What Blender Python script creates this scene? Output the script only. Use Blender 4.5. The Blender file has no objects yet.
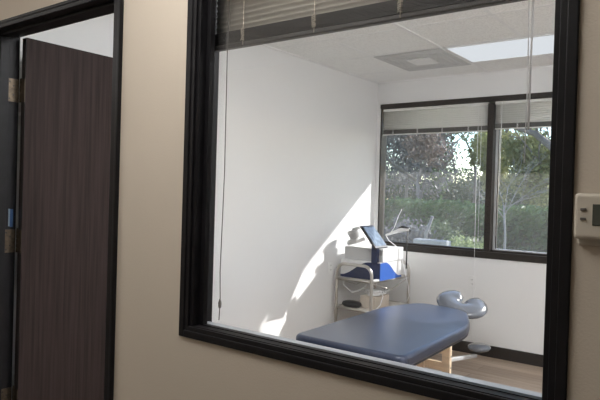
import bpy, bmesh, math, random
from mathutils import Vector, Matrix
random.seed(11)
PI = math.pi
scn = bpy.context.scene
COL = scn.collection

# ------------------------------------------------------------------ materials
def nmat(name):
    m = bpy.data.materials.new(name); m.use_nodes = True
    nt = m.node_tree; nt.nodes.clear()
    out = nt.nodes.new('ShaderNodeOutputMaterial')
    return m, nt, out

def pmat(name, col, rough=.6, metal=0., var=.06, scale=(8, 8, 8), bump=0., bscale=60., spec=.5, col2=None, detail=3., coat=0.):
    """principled surface whose colour drifts with object-space noise"""
    m, nt, out = nmat(name)
    N = nt.nodes.new; L = nt.links.new
    p = N('ShaderNodeBsdfPrincipled')
    p.inputs['Roughness'].default_value = rough
    p.inputs['Metallic'].default_value = metal
    p.inputs['Specular IOR Level'].default_value = spec
    p.inputs['Coat Weight'].default_value = coat
    tc = N('ShaderNodeTexCoord'); mp = N('ShaderNodeMapping'); mp.inputs['Scale'].default_value = scale
    no = N('ShaderNodeTexNoise'); no.inputs['Scale'].default_value = 1.; no.inputs['Detail'].default_value = detail
    L(tc.outputs['Object'], mp.inputs['Vector']); L(mp.outputs['Vector'], no.inputs['Vector'])
    cr = N('ShaderNodeValToRGB')
    a = col2 if col2 else tuple(max(0, c*(1-var)) for c in col)
    b = col if col2 else tuple(min(1, c*(1+var)) for c in col)
    cr.color_ramp.elements[0].position = .3; cr.color_ramp.elements[1].position = .7
    cr.color_ramp.elements[0].color = (*a, 1); cr.color_ramp.elements[1].color = (*b, 1)
    L(no.outputs['Fac'], cr.inputs['Fac']); L(cr.outputs['Color'], p.inputs['Base Color'])
    if bump > 0:
        nb = N('ShaderNodeTexNoise'); nb.inputs['Scale'].default_value = bscale; nb.inputs['Detail'].default_value = 4
        L(tc.outputs['Object'], nb.inputs['Vector'])
        bp = N('ShaderNodeBump'); bp.inputs['Strength'].default_value = bump; bp.inputs['Distance'].default_value = .01
        L(nb.outputs['Fac'], bp.inputs['Height']); L(bp.outputs['Normal'], p.inputs['Normal'])
    L(p.outputs['BSDF'], out.inputs['Surface'])
    return m

def glassmat(name, haze=0., refl=1., tint=(1, 1, 1)):
    m, nt, out = nmat(name)
    N = nt.nodes.new; L = nt.links.new
    t = N('ShaderNodeBsdfTransparent'); t.inputs['Color'].default_value = (*tint, 1)
    g = N('ShaderNodeBsdfGlossy'); g.inputs['Roughness'].default_value = .01
    f = N('ShaderNodeFresnel'); f.inputs['IOR'].default_value = 1.3
    mu = N('ShaderNodeMath'); mu.operation = 'MULTIPLY'; mu.inputs[1].default_value = refl
    L(f.outputs[0], mu.inputs[0])
    mx = N('ShaderNodeMixShader'); L(mu.outputs[0], mx.inputs['Fac'])
    base = t.outputs[0]
    if haze > 0:
        tr = N('ShaderNodeBsdfTranslucent'); tr.inputs['Color'].default_value = (.9, .9, .92, 1)
        no = N('ShaderNodeTexNoise'); no.inputs['Scale'].default_value = 3.; no.inputs['Detail'].default_value = 6.
        tc = N('ShaderNodeTexCoord'); L(tc.outputs['Object'], no.inputs['Vector'])
        mr = N('ShaderNodeMapRange'); mr.inputs['From Min'].default_value = .3; mr.inputs['From Max'].default_value = .7
        mr.inputs['To Min'].default_value = haze*.7; mr.inputs['To Max'].default_value = haze*1.3
        L(no.outputs['Fac'], mr.inputs['Value'])
        m2 = N('ShaderNodeMixShader'); L(mr.outputs[0], m2.inputs['Fac'])
        L(t.outputs[0], m2.inputs[1]); L(tr.outputs[0], m2.inputs[2]); base = m2.outputs[0]
    L(base, mx.inputs[1]); L(g.outputs[0], mx.inputs[2]); L(mx.outputs[0], out.inputs['Surface'])
    return m

def emat(name, col, s):
    m, nt, out = nmat(name)
    e = nt.nodes.new('ShaderNodeEmission'); e.inputs['Color'].default_value = (*col, 1); e.inputs['Strength'].default_value = s
    nt.links.new(e.outputs[0], out.inputs['Surface']); return m

def leafmat(name, a, b, tl=.35):
    m, nt, out = nmat(name)
    N = nt.nodes.new; L = nt.links.new
    tc = N('ShaderNodeTexCoord'); no = N('ShaderNodeTexNoise'); no.inputs['Scale'].default_value = 1.6; no.inputs['Detail'].default_value = 8
    no.inputs['Roughness'].default_value = .8
    L(tc.outputs['Object'], no.inputs['Vector'])
    cr = N('ShaderNodeValToRGB'); cr.color_ramp.elements[0].position = .35; cr.color_ramp.elements[1].position = .65
    cr.color_ramp.elements[0].color = (*a, 1); cr.color_ramp.elements[1].color = (*b, 1)
    L(no.outputs['Fac'], cr.inputs['Fac'])
    d = N('ShaderNodeBsdfPrincipled'); d.inputs['Roughness'].default_value = .5; L(cr.outputs[0], d.inputs['Base Color'])
    t = N('ShaderNodeBsdfTranslucent'); L(cr.outputs[0], t.inputs['Color'])
    mx = N('ShaderNodeMixShader'); mx.inputs['Fac'].default_value = tl
    L(d.outputs[0], mx.inputs[1]); L(t.outputs[0], mx.inputs[2]); L(mx.outputs[0], out.inputs['Surface'])
    return m

def slatmat(name, col, tl):
    m, nt, out = nmat(name)
    N = nt.nodes.new; L = nt.links.new
    d = N('ShaderNodeBsdfPrincipled'); d.inputs['Base Color'].default_value = (*col, 1); d.inputs['Roughness'].default_value = .45
    t = N('ShaderNodeBsdfTranslucent'); t.inputs['Color'].default_value = (*col, 1)
    mx = N('ShaderNodeMixShader'); mx.inputs['Fac'].default_value = tl
    L(d.outputs[0], mx.inputs[1]); L(t.outputs[0], mx.inputs[2]); L(mx.outputs[0], out.inputs['Surface'])
    return m

def floormat():
    m, nt, out = nmat('vinyl_planks')
    N = nt.nodes.new; L = nt.links.new
    tc = N('ShaderNodeTexCoord'); br = N('ShaderNodeTexBrick')
    br.inputs['Scale'].default_value = 1.; br.inputs['Brick Width'].default_value = 1.2; br.inputs['Row Height'].default_value = .16
    br.inputs['Mortar Size'].default_value = .0015; br.inputs['Bias'].default_value = 0.
    br.inputs['Color1'].default_value = (.38, .29, .22, 1); br.inputs['Color2'].default_value = (.55, .45, .36, 1); br.inputs['Mortar'].default_value = (.1, .07, .05, 1)
    L(tc.outputs['Object'], br.inputs['Vector'])
    mp = N('ShaderNodeMapping'); mp.inputs['Scale'].default_value = (1.5, 28, 1); L(tc.outputs['Object'], mp.inputs['Vector'])
    no = N('ShaderNodeTexNoise'); no.inputs['Scale'].default_value = 1.; no.inputs['Detail'].default_value = 6; L(mp.outputs[0], no.inputs['Vector'])
    cr = N('ShaderNodeValToRGB'); cr.color_ramp.elements[0].position = .3; cr.color_ramp.elements[0].color = (.55, .5, .45, 1); cr.color_ramp.elements[1].position = .7
    L(no.outputs['Fac'], cr.inputs['Fac'])
    mx = N('ShaderNodeMix'); mx.data_type = 'RGBA'; mx.blend_type = 'MULTIPLY'; mx.inputs['Factor'].default_value = .8
    L(br.outputs['Color'], mx.inputs['A']); L(cr.outputs[0], mx.inputs['B'])
    p = N('ShaderNodeBsdfPrincipled'); p.inputs['Roughness'].default_value = .38
    L(mx.outputs['Result'], p.inputs['Base Color']); L(p.outputs[0], out.inputs['Surface'])
    return m

def ceilmat():
    m, nt, out = nmat('fissured_ceiling_tile')
    N = nt.nodes.new; L = nt.links.new
    tc = N('ShaderNodeTexCoord')
    no = N('ShaderNodeTexNoise'); no.inputs['Scale'].default_value = 75.; no.inputs['Detail'].default_value = 5; no.inputs['Roughness'].default_value = .7
    L(tc.outputs['Object'], no.inputs['Vector'])
    cr = N('ShaderNodeValToRGB'); cr.color_ramp.elements[0].position = .38; cr.color_ramp.elements[1].position = .56
    cr.color_ramp.elements[0].color = (.82, .82, .81, 1); cr.color_ramp.elements[1].color = (.97, .97, .96, 1)
    L(no.outputs['Fac'], cr.inputs['Fac'])
    p = N('ShaderNodeBsdfPrincipled'); p.inputs['Roughness'].default_value = .9
    bp = N('ShaderNodeBump'); bp.inputs['Strength'].default_value = .5; bp.inputs['Distance'].default_value = .01
    L(no.outputs['Fac'], bp.inputs['Height']); L(bp.outputs[0], p.inputs['Normal'])
    L(cr.outputs[0], p.inputs['Base Color']); L(p.outputs[0], out.inputs['Surface'])
    return m

M = {}
M['beige'] = pmat('beige_wall_paint', (.58, .51, .425), .75, var=.02, scale=(2, 2, 2), bump=.12, bscale=160)
M['white'] = pmat('white_wall_paint', (.79, .79, .785), .7, var=.012, scale=(2, 2, 2), bump=.08, bscale=160)
M['floor'] = floormat()
M['ceil'] = ceilmat()
M['grid'] = pmat('white_metal_grid', (.88, .88, .88), .4)
M['carpet'] = pmat('corridor_carpet', (.16, .15, .14), .95, var=.2, scale=(60, 60, 60))
M['black'] = pmat('black_frame_paint', (.009, .0085, .010), .45, var=.2, scale=(20, 20, 20), spec=.22)
M['bronze'] = pmat('dark_bronze_anodised', (.024, .020, .018), .45, metal=0., spec=.3, var=.15)
M['alu'] = pmat('pale_aluminium', (.62, .64, .66), .4, metal=.5)
M['sill'] = pmat('satin_grey_sill', (.30, .31, .33), .33, var=.08)
M['base'] = pmat('dark_brown_baseboard', (.014, .011, .0105), .5, var=.2)
M['doorwood'] = pmat('espresso_wood_laminate', (.042, .029, .027), .6, spec=.12, scale=(70, 70, 2.2), col2=(.022, .015, .014), detail=6)
M['dooredge'] = pmat('dark_door_edge', (.02, .015, .014), .5)
M['brass'] = pmat('worn_hinge_metal', (.09, .07, .05), .38, metal=.8, var=.3, scale=(60, 60, 60))
M['screw'] = pmat('dark_screw', (.04, .035, .03), .4, metal=.6)
M['bluetape'] = pmat('blue_tape', (.015, .06, .16), .5, var=.1)
M['tapewhite'] = pmat('pale_tape', (.16, .22, .28), .5, var=.1)
M['glass'] = glassmat('clear_pane')
M['hazyglass'] = glassmat('hazy_pane', haze=.024, tint=(.94, .95, .96))  # pane with a faint, uneven translucent white veil
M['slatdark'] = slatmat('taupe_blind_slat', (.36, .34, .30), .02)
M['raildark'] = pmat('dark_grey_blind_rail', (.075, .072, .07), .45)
M['stackshade_dark'] = pmat('shaded_taupe_slat_stack', (.04, .038, .036), .5)  # shade between packed slats put into a darker slat colour
M['slatwhite'] = slatmat('white_blind_slat', (.90, .89, .87), .5)
M['railwhite'] = pmat('white_blind_rail', (.78, .77, .75), .4)
M['stackshade_grey'] = pmat('shaded_white_slat_stack', (.11, .11, .105), .5)  # same white slats, darkened here with the shade of the packed stack
M['cord'] = pmat('pale_cord', (.70, .64, .55), .7)
M['cordwhite'] = pmat('white_cord', (.85, .85, .86), .5)
M['corddark'] = pmat('grey_cord', (.10, .095, .09), .7)
M['vinyl'] = pmat('slate_blue_vinyl', (.034, .047, .086), .28, var=.12, scale=(5, 5, 5), bump=.05, bscale=220, spec=.6)
M['piping'] = pmat('dark_vinyl_border', (.012, .014, .018), .42, var=.1)
M['paleblue'] = pmat('glossy_slate_vinyl', (.14, .155, .185), .24, var=.08, spec=.8, coat=.4)
M['beech'] = pmat('pale_beech', (.80, .64, .46), .5, scale=(4, 4, 30), var=.14, detail=5)
M['chrome'] = pmat('brushed_chrome_tube', (.50, .475, .44), .28, metal=.75, var=.05)
M['shelf'] = pmat('pale_shelf', (.66, .62, .56), .45)
M['castor'] = pmat('black_rubber', (.02, .02, .02), .6)
M['devwhite'] = pmat('white_device_shell', (.80, .80, .80), .35, var=.02)
M['devgrey'] = pmat('grey_device_shell', (.50, .50, .50), .4, var=.04)
M['devblue'] = pmat('bright_blue_shell', (.03, .12, .48), .35, var=.05)
M['devnavy'] = pmat('navy_shell', (.010, .022, .075), .35, var=.05)
M['blackpl'] = pmat('black_plastic', (.018, .018, .02), .35)
M['screen'] = pmat('tablet_screen', (.16, .20, .24), .12, var=.35, scale=(25, 25, 25), coat=.6)
M['tan'] = pmat('tan_cardboard', (.60, .53, .45), .7)
M['thermo'] = pmat('ivory_plastic', (.56, .51, .43), .45, var=.02)
M['lcd'] = pmat('grey_green_lcd', (.065, .072, .06), .2)
M['button'] = pmat('grey_rubber_button', (.12, .11, .10), .5)
M['vent'] = pmat('grey_vent_metal', (.58, .58, .58), .5)
M['ventlight'] = pmat('pale_vent_plaque', (.82, .82, .82), .5)
M['lens'] = emat('lamp_lens_soft', (.90, .95, 1.), .80)
M['lens_fill'] = emat('added_fill_lens', (.98, .99, 1.), 11.3)  # fill glow for added, unseen fixtures that brighten the treatment room
M['lens_hall'] = emat('corridor_lamp_lens', (1., .97, .93), 7.6)
M['plate'] = pmat('white_outlet_plate', (.82, .82, .81), .35)
M['slot'] = pmat('outlet_slot', (.1, .1, .1), .5)
M['stucco'] = pmat('pale_stucco', (.55, .52, .47), .85, bump=.3)
M['bark'] = pmat('grey_brown_bark', (.20, .18, .165), .9, scale=(6, 6, 2), var=.35)
M['palebark'] = pmat('pale_bark', (.27, .265, .26), .85, scale=(6, 6, 2), var=.2)
M['leaf_grey'] = leafmat('mauve_grey_foliage', (.10, .10, .105), (.25, .255, .265))
M['leaf_yel'] = leafmat('olive_yellow_foliage', (.13, .15, .06), (.50, .50, .22))
M['leaf_green'] = leafmat('mid_green_foliage', (.05, .09, .045), (.26, .33, .17))
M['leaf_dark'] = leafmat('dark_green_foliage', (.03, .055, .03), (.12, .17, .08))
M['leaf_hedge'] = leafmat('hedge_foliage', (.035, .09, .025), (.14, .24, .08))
M['leaf_bright'] = leafmat('light_green_shrub_foliage', (.16, .24, .07), (.55, .60, .32))  # light green is the shrub's own leaf colour
M['leaf_pink'] = leafmat('blossoming_foliage', (.14, .12, .10), (.40, .31, .28))
M['grass'] = pmat('dry_lawn', (.07, .10, .045), .95, scale=(2, 2, 2), var=.4, bump=.4)
M['concrete'] = pmat('pale_concrete', (.36, .37, .38), .85)

# ------------------------------------------------------------------ mesh helpers
class MB:
    def __init__(s): s.bm = bmesh.new(); s.mats = []; s.cur = 0
    def mat(s, m):
        if m not in s.mats: s.mats.append(m)
        s.cur = s.mats.index(m); return s
    def _paint(s, faces):
        for f in faces: f.material_index = s.cur
    def box(s, x0, x1, y0, y1, z0, z1, bev=0., seg=2, rot=None):
        ret = bmesh.ops.create_cube(s.bm, size=1.)
        vs = ret['verts']; c = Vector(((x0+x1)/2, (y0+y1)/2, (z0+z1)/2)); d = (x1-x0, y1-y0, z1-z0)
        for v in vs: v.co = Vector((v.co.x*d[0], v.co.y*d[1], v.co.z*d[2]))
        fs = list({f for v in vs for f in v.link_faces}); s._paint(fs)
        if bev > 0:
            es = list({e for v in vs for e in v.link_edges})
            r = bmesh.ops.bevel(s.bm, geom=es, offset=bev, segments=seg, profile=.5, affect='EDGES')
            vs = list({v for f in r['faces'] for v in f.verts}); s._paint(r['faces'])
        for v in vs:
            if rot: v.co = rot @ v.co
            v.co += c
        return s
    def obox(s, centre, dims, R, bev=0., seg=2):
        x, y, z = centre
        return s.box(x-dims[0]/2, x+dims[0]/2, y-dims[1]/2, y+dims[1]/2, z-dims[2]/2, z+dims[2]/2, bev, seg, R)
    def tube(s, pts, r, n=10, cap=True):
        pts = [Vector(p) for p in pts]
        rs = r if isinstance(r, (list, tuple)) else [r]*len(pts)
        rings = []; up = None
        for i, p in enumerate(pts):
            a = pts[max(i-1, 0)]; b = pts[min(i+1, len(pts)-1)]
            t = (b-a).normalized()
            if up is None:
                up = t.orthogonal().normalized()
            up = (up - t*up.dot(t)).normalized(); w = t.cross(up)
            rings.append([s.bm.verts.new(p + (up*math.cos(2*PI*k/n) + w*math.sin(2*PI*k/n))*rs[i]) for k in range(n)])
        for a, b in zip(rings, rings[1:]):
            for k in range(n):
                f = s.bm.faces.new((a[k], a[(k+1) % n], b[(k+1) % n], b[k])); f.material_index = s.cur; f.smooth = True
        if cap:
            f = s.bm.faces.new(rings[0][::-1]); f.material_index = s.cur
            f = s.bm.faces.new(rings[-1]); f.material_index = s.cur
        return s
    def prism(s, poly, axis, a, b, bev=0., seg=3):
        """poly: 2d points; axis 'x','y','z' = extrusion axis from a to b"""
        def mk(p, h):
            return {'z': (p[0], p[1], h), 'y': (p[0], h, p[1]), 'x': (h, p[0], p[1])}[axis]
        v0 = [s.bm.verts.new(mk(p, a)) for p in poly]; v1 = [s.bm.verts.new(mk(p, b)) for p in poly]
        n = len(poly); fs = [s.bm.faces.new(v0[::-1]), s.bm.faces.new(v1)]
        es = []
        for k in range(n):
            fs.append(s.bm.faces.new((v0[k], v0[(k+1) % n], v1[(k+1) % n], v1[k])))
        s._paint(fs)
        bmesh.ops.recalc_face_normals(s.bm, faces=fs)
        if bev > 0:
            es = list(fs[0].edges) + list(fs[1].edges)
            r = bmesh.ops.bevel(s.bm, geom=es, offset=bev, segments=seg, profile=.5, affect='EDGES')
            s._paint(r['faces'])
            for f in r['faces']: f.smooth = True
        return s
    def lathe(s, prof, centre, R=None, n=24, sx=1., sy=1.):
        c = Vector(centre); rings = []
        for r, z in prof:
            ring = []
            for k in range(n):
                v = Vector((r*sx*math.cos(2*PI*k/n), r*sy*math.sin(2*PI*k/n), z))
                if R: v = R @ v
                ring.append(s.bm.verts.new(v+c))
            rings.append(ring)
        for a, b in zip(rings, rings[1:]):
            for k in range(n):
                f = s.bm.faces.new((a[k], a[(k+1) % n], b[(k+1) % n], b[k])); f.material_index = s.cur; f.smooth = True
        f = s.bm.faces.new(rings[0][::-1]); f.material_index = s.cur
        f = s.bm.faces.new(rings[-1]); f.material_index = s.cur
        return s
    def quad(s, c, u, v):
        vs = [s.bm.verts.new(c + a*u + b*v) for a, b in ((-1, -.6), (0, -1), (1, .5), (0, 1))]
        f = s.bm.faces.new(vs); f.material_index = s.cur
        return s
    def build(s, name, mat=None, parent=None):
        me = bpy.data.meshes.new(name); s.bm.to_mesh(me); s.bm.free()
        for m in ([mat] if mat else s.mats): me.materials.append(m)
        o = bpy.data.objects.new(name, me); COL.objects.link(o)
        if parent:
            o.parent = parent
            o.matrix_parent_inverse = Matrix.Translation(-parent.location)
        return o

def tag(o, label, cat, group=None, kind=None):
    if label: o['label'] = label
    if cat: o['category'] = cat
    if group: o['group'] = group
    if kind: o['kind'] = kind
    return o
def struct(o): o['kind'] = 'structure'; return o
def empty(name, loc):
    o = bpy.data.objects.new(name, None); COL.objects.link(o); o.location = loc; o.empty_display_size = .1
    return o

# ------------------------------------------------------------------ dimensions (metres)
XL, XR, YB, ZC = -3.11, 1.7, 3.98, 2.59          # treatment room
WT = .12                                        # partition thickness
CY = -2.7                                       # far wall of the corridor
WX0, WX1, WZ0, WZ1 = -1.56, -.312, .930, 2.19   # interior window, outer edge of frame
DX0, DX1, DZ = -2.985, -1.927, 2.196            # door frame, outer edge
BX0, BX1, BZ0, BZ1 = -3.07, -.75, .89, 2.365    # exterior window

# ------------------------------------------------------------------ shell
m = MB().mat(M['floor']).box(XL-.12, XR+.12, 0., YB+.13, -.1, 0.)
struct(m.build('floor'))
m = MB().mat(M['carpet']).box(-5.2, XR+.12, CY-.1, -.0005, -.1, 0.)
struct(m.build('floor_corridor'))
m = MB().mat(M['ceil']).box(XL-.12, XR+.12, WT*.5, YB+.13, ZC, ZC+.12)
ceil = struct(m.build('ceiling'))
m = MB().mat(M['grid'])
tx0, ty0, tp = -1.955, 2.915, .61
k = -2
while tx0+k*tp < XR:
    x = tx0+k*tp
    if x > XL: m.box(x-.012, x+.012, WT, YB, ZC-(.005 if k == 0 else .0012), ZC+.001)
    k += 1
k = -4
while ty0+k*tp < YB:
    y = ty0+k*tp
    if y > WT: m.box(XL, XR, y-.012, y+.012, ZC-.0015, ZC+.001)
    k += 1
m.box(XL, XL+.02, WT, YB, ZC-.006, ZC+.001).box(XL, XR, YB-.02, YB, ZC-.006, ZC+.001)
struct(m.build('trim_1'))
m = MB().mat(M['ceil']).box(-5.2, XR+.12, CY-.1, WT*.5, 2.6, 2.72)
struct(m.build('ceiling_corridor'))

# partition with a doorway and a window opening; beige on the corridor side, white inside
m = MB().mat(M['beige'])
m.box(-5.2, DX0+.02, 0, WT, 0, 2.62).box(DX0+.02, DX1-.02, 0, WT, DZ-.02, 2.62)
m.box(DX1-.02, WX0+.02, 0, WT, 0, 2.62)
m.box(WX0+.02, WX1-.02, 0, WT, 0, WZ0+.02).box(WX0+.02, WX1-.02, 0, WT, WZ1-.02, 2.62)
m.box(WX1-.02, XR+.12, 0, WT, 0, 2.62)
m.mat(M['white'])
wi = m.mats.index(M['white'])
m.bm.normal_update()
for f in m.bm.faces:
    if f.normal.y > .5: f.material_index = wi
struct(m.build('wall_front'))
struct(MB().box(XL-.12, XL, WT, YB+.13, 0, ZC).build('wall_left', M['white']))
struct(MB().box(XR, XR+.12, WT, YB+.13, 0, ZC).build('wall_right', M['white']))
m = MB().mat(M['white'])
m.box(XL, BX0, YB, YB+.13, 0, ZC).box(BX1, XR, YB, YB+.13, 0, ZC)
m.box(BX0, BX1, YB, YB+.13, 0, BZ0).box(BX0, BX1, YB, YB+.13, BZ1, ZC)
struct(m.build('wall_back'))
struct(MB().box(-5.2, XR+.12, CY-.1, CY, 0, 2.6).build('wall_corridor', M['beige']))
struct(MB().box(-5.3, -5.2, CY-.1, WT, 0, 2.6).build('wall_corridor_left', M['beige']))
struct(MB().box(XR+.12, XR+.2, CY-.1, WT*.5, 0, 2.6).build('wall_corridor_right', M['beige']))
# baseboards
struct(MB().box(XL+.012, XR, YB-.014, YB, 0, .105, .003).build('baseboard_back', M['base']))
struct(MB().box(XL, XL+.012, WT+.02, YB-.0005, 0, .105, .003).build('baseboard_left', M['base']))
struct(MB().box(DX1+.002, XR, -.012, 0, 0, .105, .003).build('baseboard_front', M['base']))
# roof edge over the exterior window
struct(MB().box(-9., 8., YB+.13, 5.10, 2.410, 2.62).build('trim_2', M['stucco']))

# ------------------------------------------------------------------ interior window
w1 = struct(empty('window_1', ((WX0+WX1)/2, 0, WZ0)))
m = MB().mat(M['black'])
fw = .052
def rectframe(m, x0, x1, z0, z1, w, y0, y1, bev=.002):
    m.box(x0, x0+w, y0, y1, z0, z1, bev); m.box(x1-w, x1, y0, y1, z0, z1, bev)
    m.box(x0+w-.002, x1-w+.002, y0, y1, z0, z0+w, bev); m.box(x0+w-.002, x1-w+.002, y0, y1, z1-w, z1, bev)
rectframe(m, WX0, WX1, WZ0, WZ1, .024, -.010, 0.0, .003)
rectframe(m, WX0+.018, WX1-.018, WZ0+.016, WZ1-.018, .022, -.005, .055, .002)
rectframe(m, WX0+.036, WX1-.036, WZ0+.022, WZ1-.034, .018, .004, .050, .002)
rectframe(m, WX0+.002, WX1-.002, WZ0+.006, WZ1-.002, .024, .054, WT+.004, .001)
struct(m.build('window_frame', None, w1))
m = MB().mat(M['black'])
rectframe(m, WX0+.051, WX1-.040, WZ0+.022, WZ1-.046, .020, .034, .057, .001)
struct(m.build('glazing_bead', None, w1))
m = MB().mat(M['sill'])
m.box(WX0+.026, WX1-.026, .068, .108, WZ0+.029, WZ0+.036, .001)
struct(m.build('window_sill', None, w1))
struct(MB().box(WX0+.026, WX1-.026, .059, .065, WZ0+.030, WZ1-.026).build('window_glass', M['glass'], w1))

# ------------------------------------------------------------------ exterior window
w2 = struct(empty('window_2', ((BX0+BX1)/2, YB+.05, BZ0)))
m = MB().mat(M['bronze'])
m.box(BX0, BX1, YB-.012, YB+.12, BZ0, BZ0+.060, .003)
m.box(BX0, BX1, YB-.012, YB+.12, BZ1-.045, BZ1, .003)
m.box(BX0, BX0+.014, YB+.004, YB+.12, BZ0+.059, BZ1-.044, .002)
m.box(BX1-.03, BX1, YB+.004, YB+.12, BZ0+.059, BZ1-.044, .002)
m.box(BX0+.01, BX1-.01, YB+.03, YB+.10, BZ0+.055, BZ0+.078, .002)
struct(m.build('window_frame', None, w2))
MX = -1.925
struct(MB().box(MX-.030, MX+.026, YB+.0, YB+.12, BZ0+.058, BZ1-.06, .003).build('mullion', M['bronze'], w2))
m = MB().mat(M['alu'])
rectframe(m, MX+.032, BX1-.03, BZ0+.066, BZ1-.045, .022, YB+.06, YB+.095, .002)
struct(m.build('sash', None, w2))
m = MB().mat(M['blackpl'])
m.box(MX+.054, MX+.062, YB+.065, YB+.09, BZ0+.085, BZ1-.06)
struct(m.build('gasket', None, w2))
struct(MB().box(BX0+.014, MX-.029, YB+.082, YB+.088, BZ0+.07, BZ1-.044).build('window_glass', M['hazyglass'], w2))
struct(MB().box(MX+.056, BX1-.05, YB+.072, YB+.078, BZ0+.08, BZ1-.05).build('window_glass', M['hazyglass'], w2))

# ------------------------------------------------------------------ blinds
def blind(name, label, x0, x1, yc, ztop, zbot, mats, ladders, tilt, pitch, slat_w, stack_h, group=None, head_h=.03, rail_h=.016):
    root = empty(name, ((x0+x1)/2, yc, ztop)); tag(root, label, 'blind', group)
    slm, stm, rlm, ldm = mats
    hm = MB(); hm.box(x0, x1, yc-slat_w/2, yc+slat_w/2, ztop-head_h, ztop, .002); hm.build('headrail', rlm, root)
    sl = MB(); z = ztop-head_h-pitch*.6; R = Matrix.Rotation(tilt, 3, 'X')
    ztop_stack = zbot+rail_h+stack_h
    while z > ztop_stack-.006:
        ring = []
        for x in (x0+.004, x1-.004):
            row = []
            for q in range(5):
                t = (q/4-.5); v = R @ Vector((0, t*slat_w, .0035*(1-4*t*t)))
                row.append(sl.bm.verts.new((x, yc+v.y, z+v.z)))
            ring.append(row)
        for q in range(4):
            f = sl.bm.faces.new((ring[0][q], ring[1][q], ring[1][q+1], ring[0][q+1])); f.smooth = True
        z -= pitch
    so = sl.build('slats', slm, root)
    md = so.modifiers.new('s', 'SOLIDIFY'); md.thickness = .0006
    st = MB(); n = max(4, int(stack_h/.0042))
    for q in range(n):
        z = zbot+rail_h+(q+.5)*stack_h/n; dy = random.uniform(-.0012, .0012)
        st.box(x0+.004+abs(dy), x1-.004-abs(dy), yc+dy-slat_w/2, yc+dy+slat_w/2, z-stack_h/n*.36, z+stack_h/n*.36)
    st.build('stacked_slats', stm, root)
    MB().box(x0+.002, x1-.002, yc-slat_w*.5, yc+slat_w*.5, zbot, zbot+rail_h, .004).build('bottom_rail', rlm, root)
    for lx in ladders:
        lb = MB()
        for sy in (-1, 1):
            y = yc+sy*(slat_w/2+.0015)
            lb.tube([(lx, y, zbot+.004), (lx, y, ztop_stack), (lx, y, ztop-head_h)], .0011, 5)
            # slack string bunched over the stack
            for q in range(7):
                zz = zbot+rail_h+.003+q*stack_h/7
                lb.tube([(lx-.008+random.uniform(-.002, .002), y+sy*.002, zz), (lx+random.uniform(-.003, .003), y+sy*.004, zz+.003), (lx+.008, y+sy*.002, zz+random.uniform(-.002, .003))], .0013, 5)
        for q in range(int((ztop-head_h-ztop_stack)/pitch)):
            zz = ztop-head_h-(q+.5)*pitch
            lb.tube([(lx, yc-slat_w/2-.002, zz-.003), (lx, yc-slat_w/2-.002, zz+.003)], .0018, 5)
        lb.build('ladder_string', ldm, root)
    return root
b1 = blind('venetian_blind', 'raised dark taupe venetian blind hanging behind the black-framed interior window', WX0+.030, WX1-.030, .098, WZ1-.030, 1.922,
           (M['slatdark'], M['stackshade_dark'], M['raildark'], M['cord']), (-1.385, -1.09, -.795, -.50), math.radians(-70), .0185, .025, .042)
MB().tube([(-1.453, .086, 2.1), (-1.455, .083, 1.92), (-1.452, .083, 1.5), (-1.46, .083, 1.15), (-1.456, .083, 1.06), (-1.459, .083, .985)], .0017, 6).build('lift_cord', M['corddark'], b1)
MB().lathe([(.001, -.02), (.005, -.016), (.006, 0), (.002, .014)], (-1.457, .083, 1.045), n=10).build('cord_bead', M['corddark'], b1)
m = MB().tube([(-.447, .085, 2.12), (-.447, .085, 1.9), (-.444, .085, 1.72), (-.446, .085, 1.52)], .0016, 6)
m.tube([(-.436, .085, 2.12), (-.438, .085, 1.8), (-.439, .085, 1.60)], .0028, 6)
m.build('tilt_wand', M['cordwhite'], b1)
wm = (M['slatwhite'], M['stackshade_grey'], M['railwhite'], M['cordwhite'])
b2 = blind('window_blind', 'raised pale blind over the wider left pane beside the sunlit wall', BX0+.02, MX-.034, YB+.030, BZ1-.047, 2.052, wm,
           (-2.93, -2.66, -2.40, -2.14), math.radians(70), .020, .025, .042, 'pale blinds on the outside window', head_h=.026, rail_h=.010)
m = MB().tube([(-2.045, YB+.01, 2.30), (-2.045, YB+.008, 1.6), (-2.03, YB-.018, .9), (-2.025, YB-.018, .13)], .0022, 6)
m.tube([(-2.015, YB+.012, 2.30), (-2.012, YB+.010, 1.08)], .0018, 6)
m.build('lift_cord', M['cordwhite'], b2)
for (x, y) in ((-2.044, YB-.010), (-2.012, YB+.010)):
    MB().lathe([(.002, -.018), (.007, -.015), (.008, 0), (.003, .018)], (x, y, 1.05), n=10).build('cord_bead', M['cordwhite'], b2)
b3 = blind('window_blind', 'raised pale blind over the right pane, right of the mullion', MX+.030, BX1-.034, YB+.030, BZ1-.047, 2.065, wm,
           (-1.69, -1.35, -1.02), math.radians(70), .020, .025, .042, 'pale blinds on the outside window', head_h=.026, rail_h=.010)
MB().tube([(-1.83, YB+.01, 2.31), (-1.83, YB+.008, 1.55)], .0035, 6).build('tilt_wand', M['cordwhite'], b3)

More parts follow.
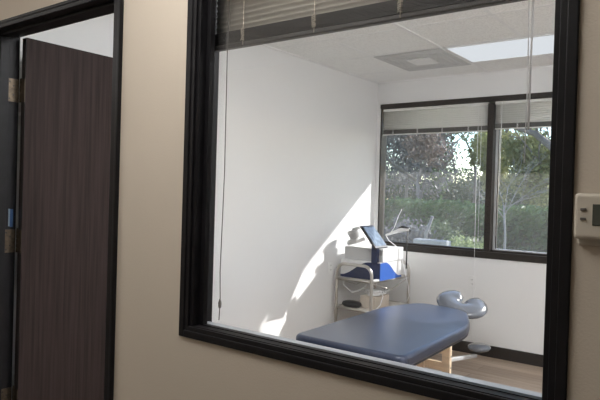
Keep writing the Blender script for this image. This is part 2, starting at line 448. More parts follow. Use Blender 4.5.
# ------------------------------------------------------------------ door
d1 = struct(empty('door_1', ((DX0+DX1)/2, 0, 0)))
m = MB().mat(M['black'])
JL = -2.942; JR = -1.966; JT = 2.168
m.box(DX0, JL, -.016, WT+.012, 0, DZ, .002).box(JR, DX1, -.016, WT+.012, 0, DZ, .002)
m.box(JL-.002, JR+.002, -.016, WT+.012, JT, DZ, .002)
m.box(DX0-.004, DX0+.014, -.020, 0, 0, DZ+.004, .002).box(DX1-.012, DX1+.002, -.018, 0, 0, DZ+.004, .002).box(DX0, DX1, -.020, 0, DZ-.010, DZ+.004, .002)
m.box(JR-.006, JR+.001, .03, .075, 0, JT, .002).box(JL, JR, .03, .075, JT-.014, JT+.001, .002)
m.box(JL-.001, JL+.010, .03, .075, 0, JT, .002)
struct(m.build('door_frame', None, d1))
struct(MB().box(JL+.01, JR-.014, .0755, .080, JT-.010, JT-.003).build('lit_edge_strip', M['alu'], d1))  # pale strip drawn in for the lit underside edge of the door head
leaf = struct(MB().box(-2.918, -2.879, WT+.012, WT+.935, .012, JT-.008, .0015).build('door_leaf', M['doorwood'], d1))
struct(MB().box(-2.9165, -2.8805, WT+.0105, WT+.0125, .013, JT-.009).build('door_edge', M['dooredge'], leaf))
for zc in (1.900, 1.152, .36):
    m = MB().mat(M['brass'])
    m.box(JL, JL+.003, WT-.052, WT+.010, zc-.057, zc+.057, .0008)
    m.box(-2.917, -2.881, WT+.0075, WT+.0105, zc-.057, zc+.057, .0008)
    for q in range(5):
        z0 = zc-.057+q*.0228
        m.tube([(-2.930, WT+.016, z0+.0008), (-2.930, WT+.016, z0+.0222)], .0072, 12)
    m.lathe([(.002, -.006), (.006, -.003), (.0075, 0), (.003, .004)], (-2.930, WT+.016, zc+.060), n=12)
    m.mat(M['screw'])
    for (yy, zz) in ((-.038, -.042), (-.018, -.022), (-.018, .022), (-.038, .042)):
        m.tube([(JL+.0028, WT+yy, zc+zz), (JL+.0042, WT+yy, zc+zz)], .0045, 10)
    struct(m.build('door_hinge', None, d1))
t = empty('masking_tape_strip', (JL, WT-.03, 1.25))
tag(t, 'small blue tape strip stuck on the dark door jamb above the middle hinge', 'tape')
MB().box(JL+.0002, JL+.0022, WT-.020, WT-.004, 1.222, 1.310, .0006).build('blue_tape', M['bluetape'], t)
MB().box(JL+.0002, JL+.0024, WT-.028, WT-.0205, 1.225, 1.312, .0006).build('tape_edge', M['tapewhite'], t)

# ------------------------------------------------------------------ thermostat
t = empty('thermostat', (-.235, 0, 1.345)); tag(t, 'ivory wall thermostat with two buttons and dark display beside the window frame', 'thermostat')
MB().box(-.300, -.155, -.012, -.0003, 1.338, 1.440, .004).build('wall_plate', M['thermo'], t)
MB().box(-.305, -.150, -.030, -.0115, 1.351, 1.449, .009, 4).build('housing', M['thermo'], t)
MB().box(-.268, -.175, -.0318, -.0295, 1.381, 1.426, .001).build('display', M['lcd'], t)
for z in (1.4145, 1.3945): MB().box(-.2915, -.2800, -.0335, -.0295, z-.0028, z+.0028, .0012).build('button', M['button'], t)

# ------------------------------------------------------------------ ceiling fixtures
def troffer(x0, x1, y0, y1, z, label, lens, group):
    t = empty('ceiling_light', ((x0+x1)/2, (y0+y1)/2, z)); tag(t, label, 'ceiling light', group)
    m = MB(); w = .022
    m.box(x0, x0+w, y0, y1, z-.010, z-.0052, .001).box(x1-w, x1, y0, y1, z-.010, z-.0052, .001)
    m.box(x0, x1, y0, y0+w, z-.0105, z-.0052, .001).box(x0, x1, y1-w, y1, z-.0105, z-.0052, .001)
    m.build('light_frame', M['grid'], t)
    dz = .008 if lens is M['lens'] else .13  # unseen lamps hang deeper, shaped to throw glow onto the ceiling
    MB().box(x0+w, x1-w, y0+w, y1-w, z-dz, z-.0053).build('diffuser', lens, t)
g = 'ceiling troffers'
troffer(-1.943, -.747, 2.927, 3.513, ZC, 'long flush ceiling light beside the grey air vent, near the outside window', M['lens'], g)
troffer(-1.943, -.747, .487, 1.073, ZC, 'added unseen fill light on the ceiling above the foot of the massage table', M['lens_fill'], g)  # added fill, hidden from the camera by the blind
troffer(.497, 1.693, 1.707, 2.293, ZC, 'added unseen fill light on the ceiling by the right wall of the treatment room', M['lens_fill'], g)  # added fill, out of view to the right
troffer(-4.6, -3.4, -1.7, -1.1, 2.6, 'long flush ceiling light in the corridor outside the door', M['lens_hall'], 'corridor lights')
troffer(.497, 1.693, .487, 1.073, ZC, 'added unseen fill light on the ceiling by the right end of the partition', M['lens_fill'], g)  # second added fill on the unseen right side
troffer(-1.9, -.7, -1.0, -.4, 2.6, 'long flush ceiling light in the corridor in front of the interior window', M['lens_hall'], 'corridor lights')
t = empty('air_vent', (-2.26, 3.22, ZC)); tag(t, 'square grey air vent panel with pale centre plaque in the white tiled ceiling', 'vent')
vx0, vx1, vy0, vy1 = tx0-tp+.012, tx0-.012, 2.925, 3.575
m = MB().box(vx0, vx1, vy0, vy1, ZC-.010, ZC-.0055, .001).build('vent_panel', M['vent'], t)
m = MB()
cx, cyy = (vx0+vx1)/2, (vy0+vy1)/2
rectf = [(.24, .010), (.19, .008)]
for r, h in rectf:
    m.box(cx-r, cx+r, cyy-r, cyy-r+.006, ZC-.014, ZC-.009).box(cx-r, cx+r, cyy+r-.006, cyy+r, ZC-.014, ZC-.009)
    m.box(cx-r, cx-r+.006, cyy-r, cyy+r, ZC-.014, ZC-.009).box(cx+r-.006, cx+r, cyy-r, cyy+r, ZC-.014, ZC-.009)
m.build('vent_ridge', M['vent'], t)
MB().box(cx-.105, cx+.105, cyy-.105, cyy+.105, ZC-.018, ZC-.010, .002).build('vent_plaque', M['ventlight'], t)

# ------------------------------------------------------------------ outlets
def outlet(label, base, wall):
    t = empty('wall_outlet', base); tag(t, label, 'outlet')
    x, y, z = base
    if wall == 'back':
        MB().box(x-.036, x+.036, y-.006, y-.0004, z-.058, z+.058, .002).build('cover_plate', M['plate'], t)
        for dz in (-.02, .02):
            mm = MB().mat(M['plate']); mm.box(x-.016, x+.016, y-.008, y-.0055, z+dz-.014, z+dz+.014, .003)
            mm.mat(M['slot']).box(x-.008, x-.005, y-.0086, y-.0076, z+dz-.002, z+dz+.008).box(x+.005, x+.008, y-.0086, y-.0076, z+dz-.002, z+dz+.008)
            mm.build('socket', None, t)
    else:
        MB().box(x+.0004, x+.006, y-.036, y+.036, z-.058, z+.058, .002).build('cover_plate', M['plate'], t)
        for dz in (-.02, .02):
            mm = MB().mat(M['plate']); mm.box(x+.0055, x+.008, y-.016, y+.016, z+dz-.014, z+dz+.014, .003)
            mm.mat(M['slot']).box(x+.0076, x+.0086, y-.008, y-.005, z+dz-.002, z+dz+.008).box(x+.0076, x+.0086, y+.005, y+.008, z+dz-.002, z+dz+.008)
            mm.build('socket', None, t)
outlet('white outlet on the wall below the outside window', (-2.05, YB, .66), 'back')
outlet('white outlet on the sunlit side wall beside the cart', (XL, 3.20, .75), 'left')

# ------------------------------------------------------------------ massage table
tb = empty('massage_table', (-1.885, 2.39, 0)); tag(tb, 'padded slate blue vinyl massage table on pale wooden legs', 'massage table')
def rounded(x0, x1, y0, y1, rn, rf, n=7):
    pts = []
    for (cx, cy, r, a0) in ((x0+rn, y0+rn, rn, PI), (x1-rn, y0+rn, rn, 1.5*PI), (x1-rf, y1-rf, rf, 0), (x0+rf, y1-rf, rf, .5*PI)):
        for q in range(n+1):
            a = a0+q/n*PI/2; pts.append((cx+r*math.cos(a), cy+r*math.sin(a)))
    return pts
TX0, TX1, TY0, TY1, TZ = -2.265, -1.505, 1.555, 3.23, .552
PADC = [((-2.275, 1.565), .07), ((-1.495, 1.555), .07), ((-1.545, 2.66), .16), ((-1.76, 3.14), .12), ((-2.20, 3.23), .14), ((-2.33, 2.80), .15)]
def padpoly(inset):
    c = Vector((-1.90, 2.38)); out = []
    P = [Vector(p) for p, _ in PADC]; n = len(P)
    for i in range(n):
        a, b, d = P[i-1], P[i], P[(i+1) % n]; r_ = PADC[i][1]
        u = (a-b).normalized(); v = (d-b).normalized()
        p0 = b+u*r_; p2 = b+v*r_
        for q in range(6):
            t = q/5; out.append(p0*(1-t)**2+b*2*t*(1-t)+p2*t*t)
    res = []
    for p in out:
        w_ = p-c; res.append((c.x+w_.x*(1-inset/.39), c.y+w_.y*(1-inset/.83)))
    return res
m = MB().mat(M['vinyl']); m.prism(padpoly(0), 'z', TZ-.078, TZ, .026, 5)
pad = m.build('cushion', None, tb)
MB().prism(padpoly(.008), 'z', TZ-.088, TZ-.07, .004, 1).build('cushion_border', M['piping'], tb)
MB().prism(padpoly(.10), 'z', TZ-.135, TZ-.0875, .003, 1).build('table_frame', M['beech'], tb)
for (yy, xs) in ((2.66, (-1.715, -2.075)), (1.92, (-1.715, -2.075))):
    for x in xs:
        lg = MB().box(x-.030, x+.030, yy-.018, yy+.018, .018, TZ-.130, .004).build('leg', M['beech'], tb)
        for z in (.14, .22, .30): MB().tube([(x+.030, yy, z), (x+.036, yy, z)], .006, 10).build('leg_bolt', M['chrome'], lg)
        MB().lathe([(.020, 0), (.022, .006), (.016, .02)], (x, yy, 0.0), n=14).build('leg_foot', M['castor'], lg)
    for (z0, z1) in ((.31, .37), (.19, .25)): MB().box(xs[1]+.028, xs[0]-.028, yy-.012, yy+.012, z0, z1, .003).build('cross_rail', M['beech'], tb)
    MB().box(-1.905-.028, -1.905+.028, yy-.034, yy-.014, .06, TZ-.132, .003).build('brace_board', M['beech'], tb)
    MB().tube([(-1.90, yy-.03, .22), (-1.90, yy+(.35 if yy < 2.3 else -.35)*.8, TZ-.14)], .010, 8).build('diagonal_brace', M['beech'], tb)
# head cradle: horseshoe cushion on two rods, tilted up at the far side
hc = Vector((-1.895, 3.36, .556)); Rh = Matrix.Rotation(math.radians(16), 3, 'X') @ Matrix.Rotation(math.radians(14), 3, 'Y')
pts = []; rr = []; n = 22
a0, a1 = math.radians(104), math.radians(436)
m = MB().mat(M['paleblue']); rings = []
for i in range(n+1):
    u = i/n; a = a0+(a1-a0)*u; c = Vector((math.cos(a)*.112, math.sin(a)*.100, 0))
    rad = Vector((math.cos(a), math.sin(a), 0)); e = min(1, math.sqrt(max(0, 1-(abs(2*u-1))**10))+.15)
    ring = []
    for q in range(14):
        b = 2*PI*q/14; v = c + rad*math.cos(b)*.098*e + Vector((0, 0, 1))*math.sin(b)*.044*e
        ring.append(m.bm.verts.new(hc + Rh @ v))
    rings.append(ring)
for a, b in zip(rings, rings[1:]):
    for q in range(14):
        f = m.bm.faces.new((a[q], a[(q+1) % 14], b[(q+1) % 14], b[q])); f.smooth = True
m.bm.faces.new(rings[0][::-1]); m.bm.faces.new(rings[-1])
bmesh.ops.recalc_face_normals(m.bm, faces=m.bm.faces[:])
hcush = m.build('headrest_cushion', None, tb)
MB().prism([(hc.x+.15*math.cos(k*PI/8), hc.y+.15*math.sin(k*PI/8)) for k in range(16)], 'z', hc.z-.052, hc.z-.036, .003, 1).build('headrest_plate', M['blackpl'], tb)
for x in (-2.03, -1.86): MB().tube([(x, 3.05, TZ-.11), (x, 3.28, TZ-.10), (x, 3.42, hc.z-.05)], .009, 8).build('headrest_rod', M['chrome'], tb)
# low armrest reaching out from the far leg
MB().box(-1.735, -1.705, 2.675, 3.24, .212, .238, .004, rot=Matrix.Rotation(math.radians(-8), 3, 'X')).build('armrest_bar', M['alu'], tb)
m = MB(); m.lathe([(.03, -.018), (.088, -.016), (.105, 0), (.098, .016), (.06, .028), (.01, .031)], (-1.715, 3.30, .238), n=28, sx=.85, sy=1.0)
m.build('armrest_pad', M['paleblue'], tb)

# ------------------------------------------------------------------ cart
def arc(c, r, a0, a1, n, ax1, ax2):
    return [Vector(c)+Vector(ax1)*r*math.cos(a0+(a1-a0)*i/n)+Vector(ax2)*r*math.sin(a0+(a1-a0)*i/n) for i in range(n+1)]
CN = Vector((-2.665, 3.20, 0)); th = math.radians(4)
U = Vector((-math.cos(th), math.sin(th), 0)); Vv = Vector((math.sin(th), math.cos(th), 0)); Z = Vector((0, 0, 1))
CW, CL = .385, .63
ct = empty('utility_cart', CN+U*CW/2+Vv*CL/2); tag(ct, 'chrome tubular two-shelf utility cart on castors in the sunlit corner', 'cart')
ctop = .800; sh = .668
for off in (0., CL):
    B = CN+Vv*off; r = .085
    pts = [B+Z*.09, B+Z*.4, B+Z*(ctop-r)] + arc(B+U*r+Z*(ctop-r), r, PI, PI/2, 8, U, Z)[1:] + arc(B+U*(CW-r)+Z*(ctop-r), r, PI/2, 0, 8, U, Z) + [B+U*CW+Z*.4, B+U*CW+Z*.09]
    MB().tube(pts, .0145, 12).build('end_frame', M['chrome'], ct)
    for q in (0, CW):
        P = B+U*q
        cs = MB().mat(M['castor'])
        cs.tube([P+Z*.030-U*.010, P+Z*.030+U*.010], .030, 18)
        cs.mat(M['chrome']).box(P.x-.014, P.x+.014, P.y-.016, P.y+.016, .060, .092, .003).box(P.x-.0145, P.x-.0115, P.y-.01, P.y+.01, .03, .07).box(P.x+.0115, P.x+.0145, P.y-.01, P.y+.01, .03, .07)
        cs.build('castor', None, ct)
Rc = Matrix.Rotation(-th, 3, 'Z')
mid = CN+U*CW/2+Vv*CL/2
def cbox(mb, du, dv, z0, z1, lu, lv, bev=.003):
    """box in cart axes, centre offset du along U, dv along V from the cart centre"""
    c = mid+U*du+Vv*dv; c.z = (z0+z1)/2
    return mb.obox(c, (lu, lv, z1-z0), Rc, bev)
for z in (sh, .40):
    s_ = cbox(MB(), 0, 0, z-.008, z, CW-.02, CL-.02).build('shelf', M['shelf'], ct)
    m = MB()
    for du in (-1, 1): m.tube([mid+U*du*(CW/2)+Vv*(-CL/2)+Z*(z-.004), mid+U*du*(CW/2)+Vv*(CL/2)+Z*(z-.004)], .0115, 10)
    for dv in (-1, 1): m.tube([mid+U*(-CW/2)+Vv*dv*CL/2+Z*(z-.004), mid+U*CW/2+Vv*dv*CL/2+Z*(z-.004)], .0115, 10)
    m.build('shelf_rail', M['chrome'], s_)
for du in (-1, 1):
    m = MB()
    m.tube([mid+U*du*(CW/2)+Vv*(-CL/2+.02)+Z*(sh-.02), mid+U*du*(CW/2)+Z*(.57), mid+U*du*(CW/2)+Vv*(CL/2-.02)+Z*(sh-.02)], .004, 6)
    m.build('side_wire', M['chrome'], ct)

# ------------------------------------------------------------------ therapy device on the cart
dv0 = empty('therapy_device', (-2.845, 3.49, sh)); tag(dv0, 'white and blue therapy device with tilted tablet screen on top of the cart', 'medical device')
# device axes aligned with the room: front-left corner of the view at (DXr, DY0)
DXl, DXr, DY0, DY1 = -3.055, -2.635, 3.29, 3.70
zb0, zb1, zt1 = sh+.001, sh+.165, sh+.285
MB().box(DXl, DXr, DY0, DY1, zb0, zb1, .008, 3).build('base_housing', M['devwhite'], dv0)
MB().box(DXl+.015, DXr+.02-.015, DY0+.04, DY1+.02, zb1, zt1, .005, 2).build('upper_housing', M['devwhite'], dv0)
MB().box(DXl+.022, DXr-.008, DY0+.0365, DY0+.041, zb1+.004, zt1-.004, .001).build('front_panel', M['devgrey'], dv0)
# blue wave along the front face and the right face of the base
def wave(u): return .022+.135*(.5-.5*math.cos(min(1, max(0, u))*PI))
poly = [(DXl+.004, zb0+.002), (DXr+.001, zb0+.002)] + [(DXl+.004+(DXr-.003-DXl)*(1-q/20), zb0+.002+wave((1-q/20)*1.35)) for q in range(21)]
MB().prism(poly, 'y', DY0-.004, DY0+.002).build('navy_front_wave', M['devnavy'], dv0)
poly = [(DY0, zb0+.002), (DY1-.004, zb0+.002)] + [(DY0+(DY1-.004-DY0)*(1-q/20), zb0+.002+wave(1.5*(q/20)-.15)*1.0) for q in range(21)]
MB().prism(poly, 'x', DXr-.002, DXr+.004).build('blue_side_wave', M['devblue'], dv0)
# neck in front of the upper housing and tablet
MB().box(-2.725, -2.665, DY0-.01, DY0+.035, zb1-.01, zt1+.035, .008, 3).build('neck', M['devnavy'], dv0)
Rt = Matrix.Rotation(math.radians(50), 3, 'Y') @ Matrix.Rotation(math.radians(0), 3, 'X')
tc_ = Vector((-2.675, DY0-.055, zt1+.112))
tab = MB().obox(tc_, (.245, .22, .018), Rt, .006, 3).build('tablet_body', M['blackpl'], dv0)
nrm = Rt @ Vector((0, 0, 1))
MB().obox(tc_+nrm*.0108, (.205, .185, .002), Rt, .0005, 1).build('tablet_screen', M['screen'], tab)
MB().obox(tc_-nrm*.0108+Vector((.02, -.01, -.03)), (.10, .04, .03), Rt, .006).build('tablet_mount', M['devnavy'], dv0)
# applicator arm on a post
px_, py_ = -2.585, 3.70
MB().tube([(px_, py_, zt1-.2), (px_, py_, 1.115)], .0065, 10).build('holder_post', M['blackpl'], dv0)
m = MB().mat(M['devwhite'])
m.tube([(px_+.02, py_, 1.122), (px_-.05, py_-.02, 1.118), (px_-.15, py_-.06, 1.075), (px_-.19, py_-.07, 1.06)], [.014, .022, .012, .009], 12)
m.build('applicator', None, dv0)
MB().tube([(px_+.026, py_+.01, 1.105), (px_+.01, py_, 1.13), (px_-.04, py_-.02, 1.145), (px_-.075, py_-.03, 1.132)], [.008, .014, .014, .006], 10).build('applicator_cap', M['blackpl'], dv0)
m = MB()
m.tube([(px_-.19, py_-.07, 1.06), (px_-.16, py_-.06, 1.01), (px_-.10, py_-.04, .965), (px_-.06, py_, .91), (px_-.03, py_-.01, .80), (px_+.015, py_-.05, .72), (px_+.03, py_-.02, .62), (px_+.035, py_+.01, .50), (px_, py_+.02, .43)], .0045, 8)
m.tube([(px_-.17, py_-.05, 1.06), (px_-.13, py_-.02, 1.13), (px_-.10, py_, 1.24), (px_-.075, py_+.02, 1.31)], .0035, 8)
m.build('cable', M['cordwhite'], dv0)
# second handpiece leaning on the box
hp = empty('handpiece', (-2.98, 3.40, zt1)); tag(hp, 'grey stubby handpiece lying on the white device box left of the tablet', 'handpiece')
Rp = Matrix.Rotation(math.radians(-14), 3, 'Y') @ Matrix.Rotation(math.radians(8), 3, 'X')
MB().lathe([(.052, 0), (.062, .010), (.062, .026), (.052, .040), (.046, .046)], (-2.985, 3.40, zt1+.021), Rp, 22).build('handpiece_base', M['devgrey'], hp)
MB().lathe([(.044, 0), (.048, .022), (.056, .048), (.058, .064), (.052, .074), (.042, .080)], (-2.974, 3.40, zt1+.073), Rp, 22).build('handpiece_head', M['devgrey'], hp)
MB().lathe([(.036, 0), (.046, .004), (.046, .018), (.036, .024)], (-2.955, 3.40, zt1+.157), Rp, 22).build('handpiece_cap', M['vent'], hp)
MB().obox((-2.905, 3.39, zt1+.057), (.12, .045, .034), Matrix.Rotation(math.radians(-24), 3, 'Y'), .008, 3).build('handpiece_grip', M['devwhite'], hp)
# small white remote on the cart's top shelf
tag(MB().obox((-2.655, 3.248, sh+.010), (.034, .085, .016), Matrix.Rotation(math.radians(-4), 3, 'Z'), .004, 2).build('remote_control', M['devwhite']),
    'small flat white remote at the front edge of the upper cart shelf', 'remote')
# lower shelf things
lz = .400
m = MB(); m.lathe([(.02, 0), (.085, .002), (.105, .022), (.095, .045), (.05, .056), (.01, .057)], (-2.925, 3.30, lz+.001), Matrix.Rotation(math.radians(4), 3, 'Z'), 24, .95, .6)
tag(m.build('zip_pouch', M['blackpl']), 'flat black pouch on the lower cart shelf', 'pouch')
bx = MB().box(-2.86, -2.70, 3.34, 3.60, lz+.0005, lz+.11, .004).build('cardboard_box', M['tan']); tag(bx, 'tan box on the lower cart shelf behind the black pouch', 'box')
m = MB()
for k in range(5):
    a0 = random.uniform(0, 6); R1 = random.uniform(.06, .10); cx = -2.78+random.uniform(-.02, .02); cy = 3.47+random.uniform(-.02, .02)
    m.tube([(cx+R1*math.cos(a0+q*.42)*1.0, cy+R1*1.1*math.sin(a0+q*.42), lz+.118+.010*k+.004*math.sin(q*1.3+k)) for q in range(16)], .0045, 6)
m.tube([(-2.70, 3.42, lz+.16), (-2.655, 3.40, .52), (-2.64, 3.32, .45), (-2.655, 3.26, .406)], .0045, 6)
tag(m.build('coiled_cable', M['cordwhite']), 'coiled white cable lying on the tan box on the lower cart shelf', 'cable')

m = MB()
m.tube([(-3.00, 3.26, .652), (-2.975, 3.24, .60), (-2.90, 3.25, .545), (-2.84, 3.27, .560), (-2.78, 3.28, .60), (-2.72, 3.30, .652)], .0055, 8)
m.tube([(-2.80, 3.34, .652), (-2.79, 3.30, .60), (-2.74, 3.29, .53), (-2.70, 3.40, .52), (-2.66, 3.60, .57), (-2.63, 3.72, .652)], .0050, 8)
tag(m.build('power_cable', M['vent']), 'grey cable looping down beneath the upper shelf of the cart', 'cable')

# ------------------------------------------------------------------ outdoors
struct(MB().box(-60, 45, YB+.13, 90, -.25, -.12).build('ground', M['grass']))

def foliage(name, mat, parent, blobs, n, size, shell=.55):
    """leaves scattered through a set of ellipsoids (cx,cy,cz,rx,ry,rz)"""
    m = MB(); tot = sum(b[3]*b[5] for b in blobs)
    for b in blobs:
        for _ in range(int(n*b[3]*b[5]/tot)):
            d = Vector((random.gauss(0, 1), random.gauss(0, 1), random.gauss(0, 1))).normalized()*(shell+(1-shell)*random.random()**.6)*random.uniform(.82, 1.08)
            c = Vector((b[0]+d.x*b[3], b[1]+d.y*b[4], b[2]+d.z*b[5]))
            u = Vector((random.gauss(0, 1), random.gauss(0, 1), random.gauss(0, 1))).normalized()
            v = u.orthogonal().normalized(); v = Matrix.Rotation(random.uniform(0, 6.28), 3, u) @ v
            s_ = size*random.uniform(.6, 1.4)
            m.quad(c, u*s_, v*s_*.6)
    return m.build(name, mat, parent)

def limbs(m, p, d, L, r, depth, spread=.55):
    q = p + d*L
    midp = p + d*L*.5 + Vector((random.gauss(0, .04), random.gauss(0, .04), 0))*L
    m.tube([p, midp, q], [r, r*.85, r*.68], 6)
    if depth <= 0: return
    for k in range(random.choice((2, 3))):
        nd = (d + Vector((random.gauss(0, spread), random.gauss(0, spread), random.gauss(.1, spread*.5)))).normalized()
        limbs(m, p+d*L*random.uniform(.7, 1.), nd, L*random.uniform(.6, .8), r*.62, depth-1, spread)

def tree(name, label, cat, base, h, crown, mat, bark, n, size, nb=7, group=None, trunk_r=.075, depth=3):
    """crown = (rx, rz, zc)"""
    root = empty(name, base); tag(root, label, cat, group)
    B = Vector(base); m = MB()
    limbs(m, B, Vector((random.gauss(0, .05), random.gauss(0, .05), 1)).normalized(), h*.38, trunk_r, depth)
    m.build('trunk', bark, root)
    rx, rz, zc = crown; bl = []
    for k in range(nb):
        a = random.uniform(0, 2*PI); rr = random.uniform(.1, .75)
        s_ = random.uniform(.35, .6)
        bl.append((B.x+math.cos(a)*rr*rx, B.y+math.sin(a)*rr*rx, zc+random.uniform(-.6, .6)*rz, rx*s_, rx*s_, rz*s_))
    foliage('crown', mat, root, bl, int(n*1.7), size*.74)
    return root

def ray_xy(px, Y):
    """where the line of sight through column px (at eye height) crosses depth Y"""
    a = math.radians(37.141)-math.atan((px-300)/598.)
    return -math.tan(a)*(Y+1.4)
gb = 'background trees beyond the hedge'
specs = [  # px, Y, height, (rx, rz, zc), mat, n, size, label
    (372, 17, 8, (2.6, 3.2, 4.2), 'leaf_grey', 5200, .10, 'tall mauve-grey tree at the far left of the outside window'),
    (405, 21, 9, (2.6, 3.6, 4.8), 'leaf_grey', 4600, .11, 'mauve-grey tree next to the leftmost one, above the hedge'),
    (422, 15, 5.5, (.9, .9, 3.0), 'leaf_pink', 900, .075, 'small pinkish blossoming tree above the left half of the hedge'),
    (424, 24, 8, (1.2, 2.6, 3.8), 'leaf_green', 2300, .10, 'open green tree left of the bright gap of sky'),
    (470, 25, 8, (1.6, 2.4, 4.6), 'leaf_green', 330, .10, 'thin-crowned green tree standing before the bright gap of sky'),
    (492, 18, 6, (.85, 1.5, 2.7), 'leaf_yel', 2900, .085, 'olive yellow tree behind the mullion'),
    (524, 17, 5, (1.4, 1.25, 2.35), 'leaf_yel', 4300, .085, 'olive yellow tree in the middle of the right pane'),
    (565, 21, 6, (2.2, 1.3, 2.2), 'leaf_green', 4200, .10, 'green tree at the far right edge of the right pane'),
    (392, 29, 6, (4.0, 1.7, 1.5), 'leaf_dark', 4500, .13, 'low dark tree mass at the left end of the hedge'),
    (455, 30, 6, (4.5, 1.7, 1.5), 'leaf_dark', 6500, .13, 'low dark tree mass right behind the left half of the hedge'),
    (520, 30, 6, (4.5, 1.7, 1.5), 'leaf_dark', 6500, .13, 'low dark tree mass behind the olive trees of the right pane'),
]
for (px, Y, h, cr, mt, n, sz, lab) in specs:
    tree('broadleaf_tree', lab, 'tree', (ray_xy(px, Y), Y, -.12), h, cr, M[mt], M['bark'], n, sz, nb=11, group=gb)
# bare trees
bt = empty('bare_tree', (ray_xy(505, 9.), 9., -.12)); tag(bt, 'slender pale bare young tree standing before the hedge in the right pane', 'tree')
m = MB(); B = Vector((ray_xy(505, 9.), 9., -.12)); random.seed(4)
m.tube([B, B+Vector((.02, 0, .9)), B+Vector((-.02, 0, 1.45))], [.024, .021, .017], 8)
for (dx, dz, L) in ((-.75, .8, .55), (.8, .75, .6), (-.35, 1., .6), (.3, 1., .75), (.0, 1., .8), (-.9, .45, .4), (.95, .5, .45)):
    limbs(m, B+Vector((-.01, 0, 1.15+random.random()*.3)), Vector((dx, random.gauss(0, .3), dz)).normalized(), L*.75, .0085, 3, .4)
m.build('trunk', M['palebark'], bt)
bt = empty('arching_tree', (ray_xy(575, 10.6), 10.6, -.12)); tag(bt, 'dark limbed tree with a thick branch arching in from the right edge of the window', 'tree')
m = MB(); B = Vector((ray_xy(575, 10.6), 10.6, -.12)); e = Vector((ray_xy(500, 10.6)-B.x, 0, 0))
m.tube([B, B+Vector((0, 0, 1.6)), B+e*.25+Vector((0, 0, 2.5)), B+e*.55+Vector((0, 0, 2.85)), B+e*.85+Vector((0, 0, 3.0)), B+e*1.15+Vector((0, .1, 3.05))], [.14, .12, .085, .06, .04, .02], 8)
for k in range(9):
    p = B+e*random.uniform(.1, 1.)+Vector((0, 0, 2.9))
    limbs(m, p, Vector((random.uniform(-.8, .5), random.gauss(0, .3), random.uniform(.3, 1))).normalized(), .45, .022, 2, .4)
m.build('trunk', M['bark'], bt)
foliage('crown', M['leaf_dark'], bt, [(B.x+e.x*.2, 10.6, 3.4, .7, .5, .5), (B.x-.3, 10.7, 3.1, .7, .5, .6)], 160, .05)

# hedge
random.seed(9)
hd = empty('clipped_hedge', (-5, 12.3, -.12)); tag(hd, 'long dense green hedge running across the outside window', 'hedge')
m = MB()
for _ in range(15000):
    x = random.uniform(-11.5, 1.0); top = 1.22+.07*math.sin(x*1.7)+.05*math.sin(x*4.3+1)
    z = -.1+ (top+.1)*random.random()**.8
    if random.random() < .3: z = top+random.gauss(0, .05); y = random.uniform(11.7, 12.9)
    else: y = 11.7+abs(random.gauss(0, .18))
    c = Vector((x, y, z)); u = Vector((random.gauss(0, 1), random.gauss(0, 1), random.gauss(0, 1))).normalized(); v = u.orthogonal().normalized()
    s_ = random.uniform(.04, .085); m.quad(c, u*s_, v*s_*.6)
m.build('foliage', M['leaf_hedge'], hd)
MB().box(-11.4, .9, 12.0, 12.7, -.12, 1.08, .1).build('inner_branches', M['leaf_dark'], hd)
def shrub(label, px, Y, r, zc, mat, n, size, group=None):
    x = ray_xy(px, Y); root = empty('shrub', (x, Y, -.12)); tag(root, label, 'shrub', group)
    m = MB(); limbs(m, Vector((x, Y, -.12)), Vector((0, 0, 1)), zc*.5+.1, .02, 2, .6); m.build('stem', M['bark'], root)
    foliage('foliage', mat, root, [(x, Y, zc, r, r*.8, r*.8), (x-r*.6, Y, zc-.1, r*.7, r*.6, r*.6), (x+r*.6, Y+.1, zc-.08, r*.7, r*.6, r*.6)], n, size, .3)
shrub('bright light-green shrub at the lower right of the left pane', 462, 9.6, .42, .42, M['leaf_bright'], 1300, .035)
shrub('bright low shrub just left of the mullion', 478, 10.95, .35, .40, M['leaf_bright'], 900, .035)
shrub('rounded grey-green shrub behind the leaning stake', 440, 10.8, .5, .58, M['leaf_green'], 1300, .04)
shrub('small green shrub behind the raised applicator', 408, 10.2, .55, .6, M['leaf_grey'], 1200, .045)
st = MB().tube([(ray_xy(424, 9.), 9., -.12), (ray_xy(427, 9.), 9., .75), (ray_xy(433, 9.), 9., 1.08)], [.035, .033, .028], 10).build('wooden_stake', M['palebark'])
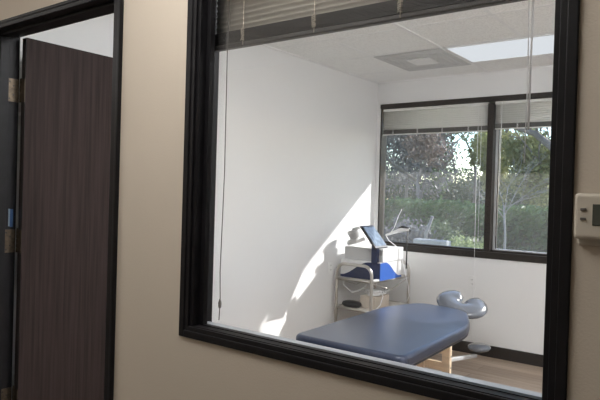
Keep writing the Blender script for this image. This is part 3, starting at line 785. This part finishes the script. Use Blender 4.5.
tag(st, 'pale leaning stake standing in front of the hedge', 'stake')
pw = MB().box(ray_xy(414, 8.3), ray_xy(448, 8.3), 8.3, 8.5, -.12, .69, .02).build('garden_wall', M['concrete'])
tag(pw, 'short low pale concrete wall just above the window sill', 'wall')

# ------------------------------------------------------------------ light
sun = bpy.data.lights.new('sun', 'SUN'); sun.energy = 9.0; sun.angle = math.radians(.6); sun.color = (1., .965, .91)
so = bpy.data.objects.new('sun', sun); COL.objects.link(so)
sd = Vector((.62, 1., .71)).normalized()
so.rotation_euler = sd.to_track_quat('Z', 'Y').to_euler(); so.location = (8, 12, 9)
w = bpy.data.worlds.new('sky'); scn.world = w; w.use_nodes = True
nt = w.node_tree; nt.nodes.clear()
o_ = nt.nodes.new('ShaderNodeOutputWorld'); bg = nt.nodes.new('ShaderNodeBackground'); sk = nt.nodes.new('ShaderNodeTexSky')
sk.sky_type = 'NISHITA'; sk.sun_disc = False; sk.sun_elevation = math.radians(32); sk.sun_rotation = math.radians(32); sk.dust_density = .3; sk.air_density = 1.
bg.inputs['Strength'].default_value = .36
nt.links.new(sk.outputs[0], bg.inputs['Color']); nt.links.new(bg.outputs[0], o_.inputs['Surface'])

# ------------------------------------------------------------------ camera
cam = bpy.data.cameras.new('camera'); co = bpy.data.objects.new('camera', cam); COL.objects.link(co)
cam.sensor_width = 36; cam.lens = 598.33/600*36; cam.clip_start = .02; cam.clip_end = 300
yw, pt, rl = .648226, -.010663, .029553
f = Vector((-math.sin(yw)*math.cos(pt), math.cos(yw)*math.cos(pt), math.sin(pt)))
rt = Vector((math.cos(yw), math.sin(yw), 0)); up = rt.cross(f)
a = math.cos(rl)*rt+math.sin(rl)*up; b = math.cos(rl)*up-math.sin(rl)*rt
Mx = Matrix((a, b, -f)).transposed().to_4x4(); Mx.translation = Vector((0, -1.4, 1.43))
co.matrix_world = Mx
scn.camera = co
vs = scn.view_settings
vs.view_transform = 'Standard'; vs.look = 'None'; vs.gamma = 1.; vs.exposure = 0.; vs.use_curve_mapping = False
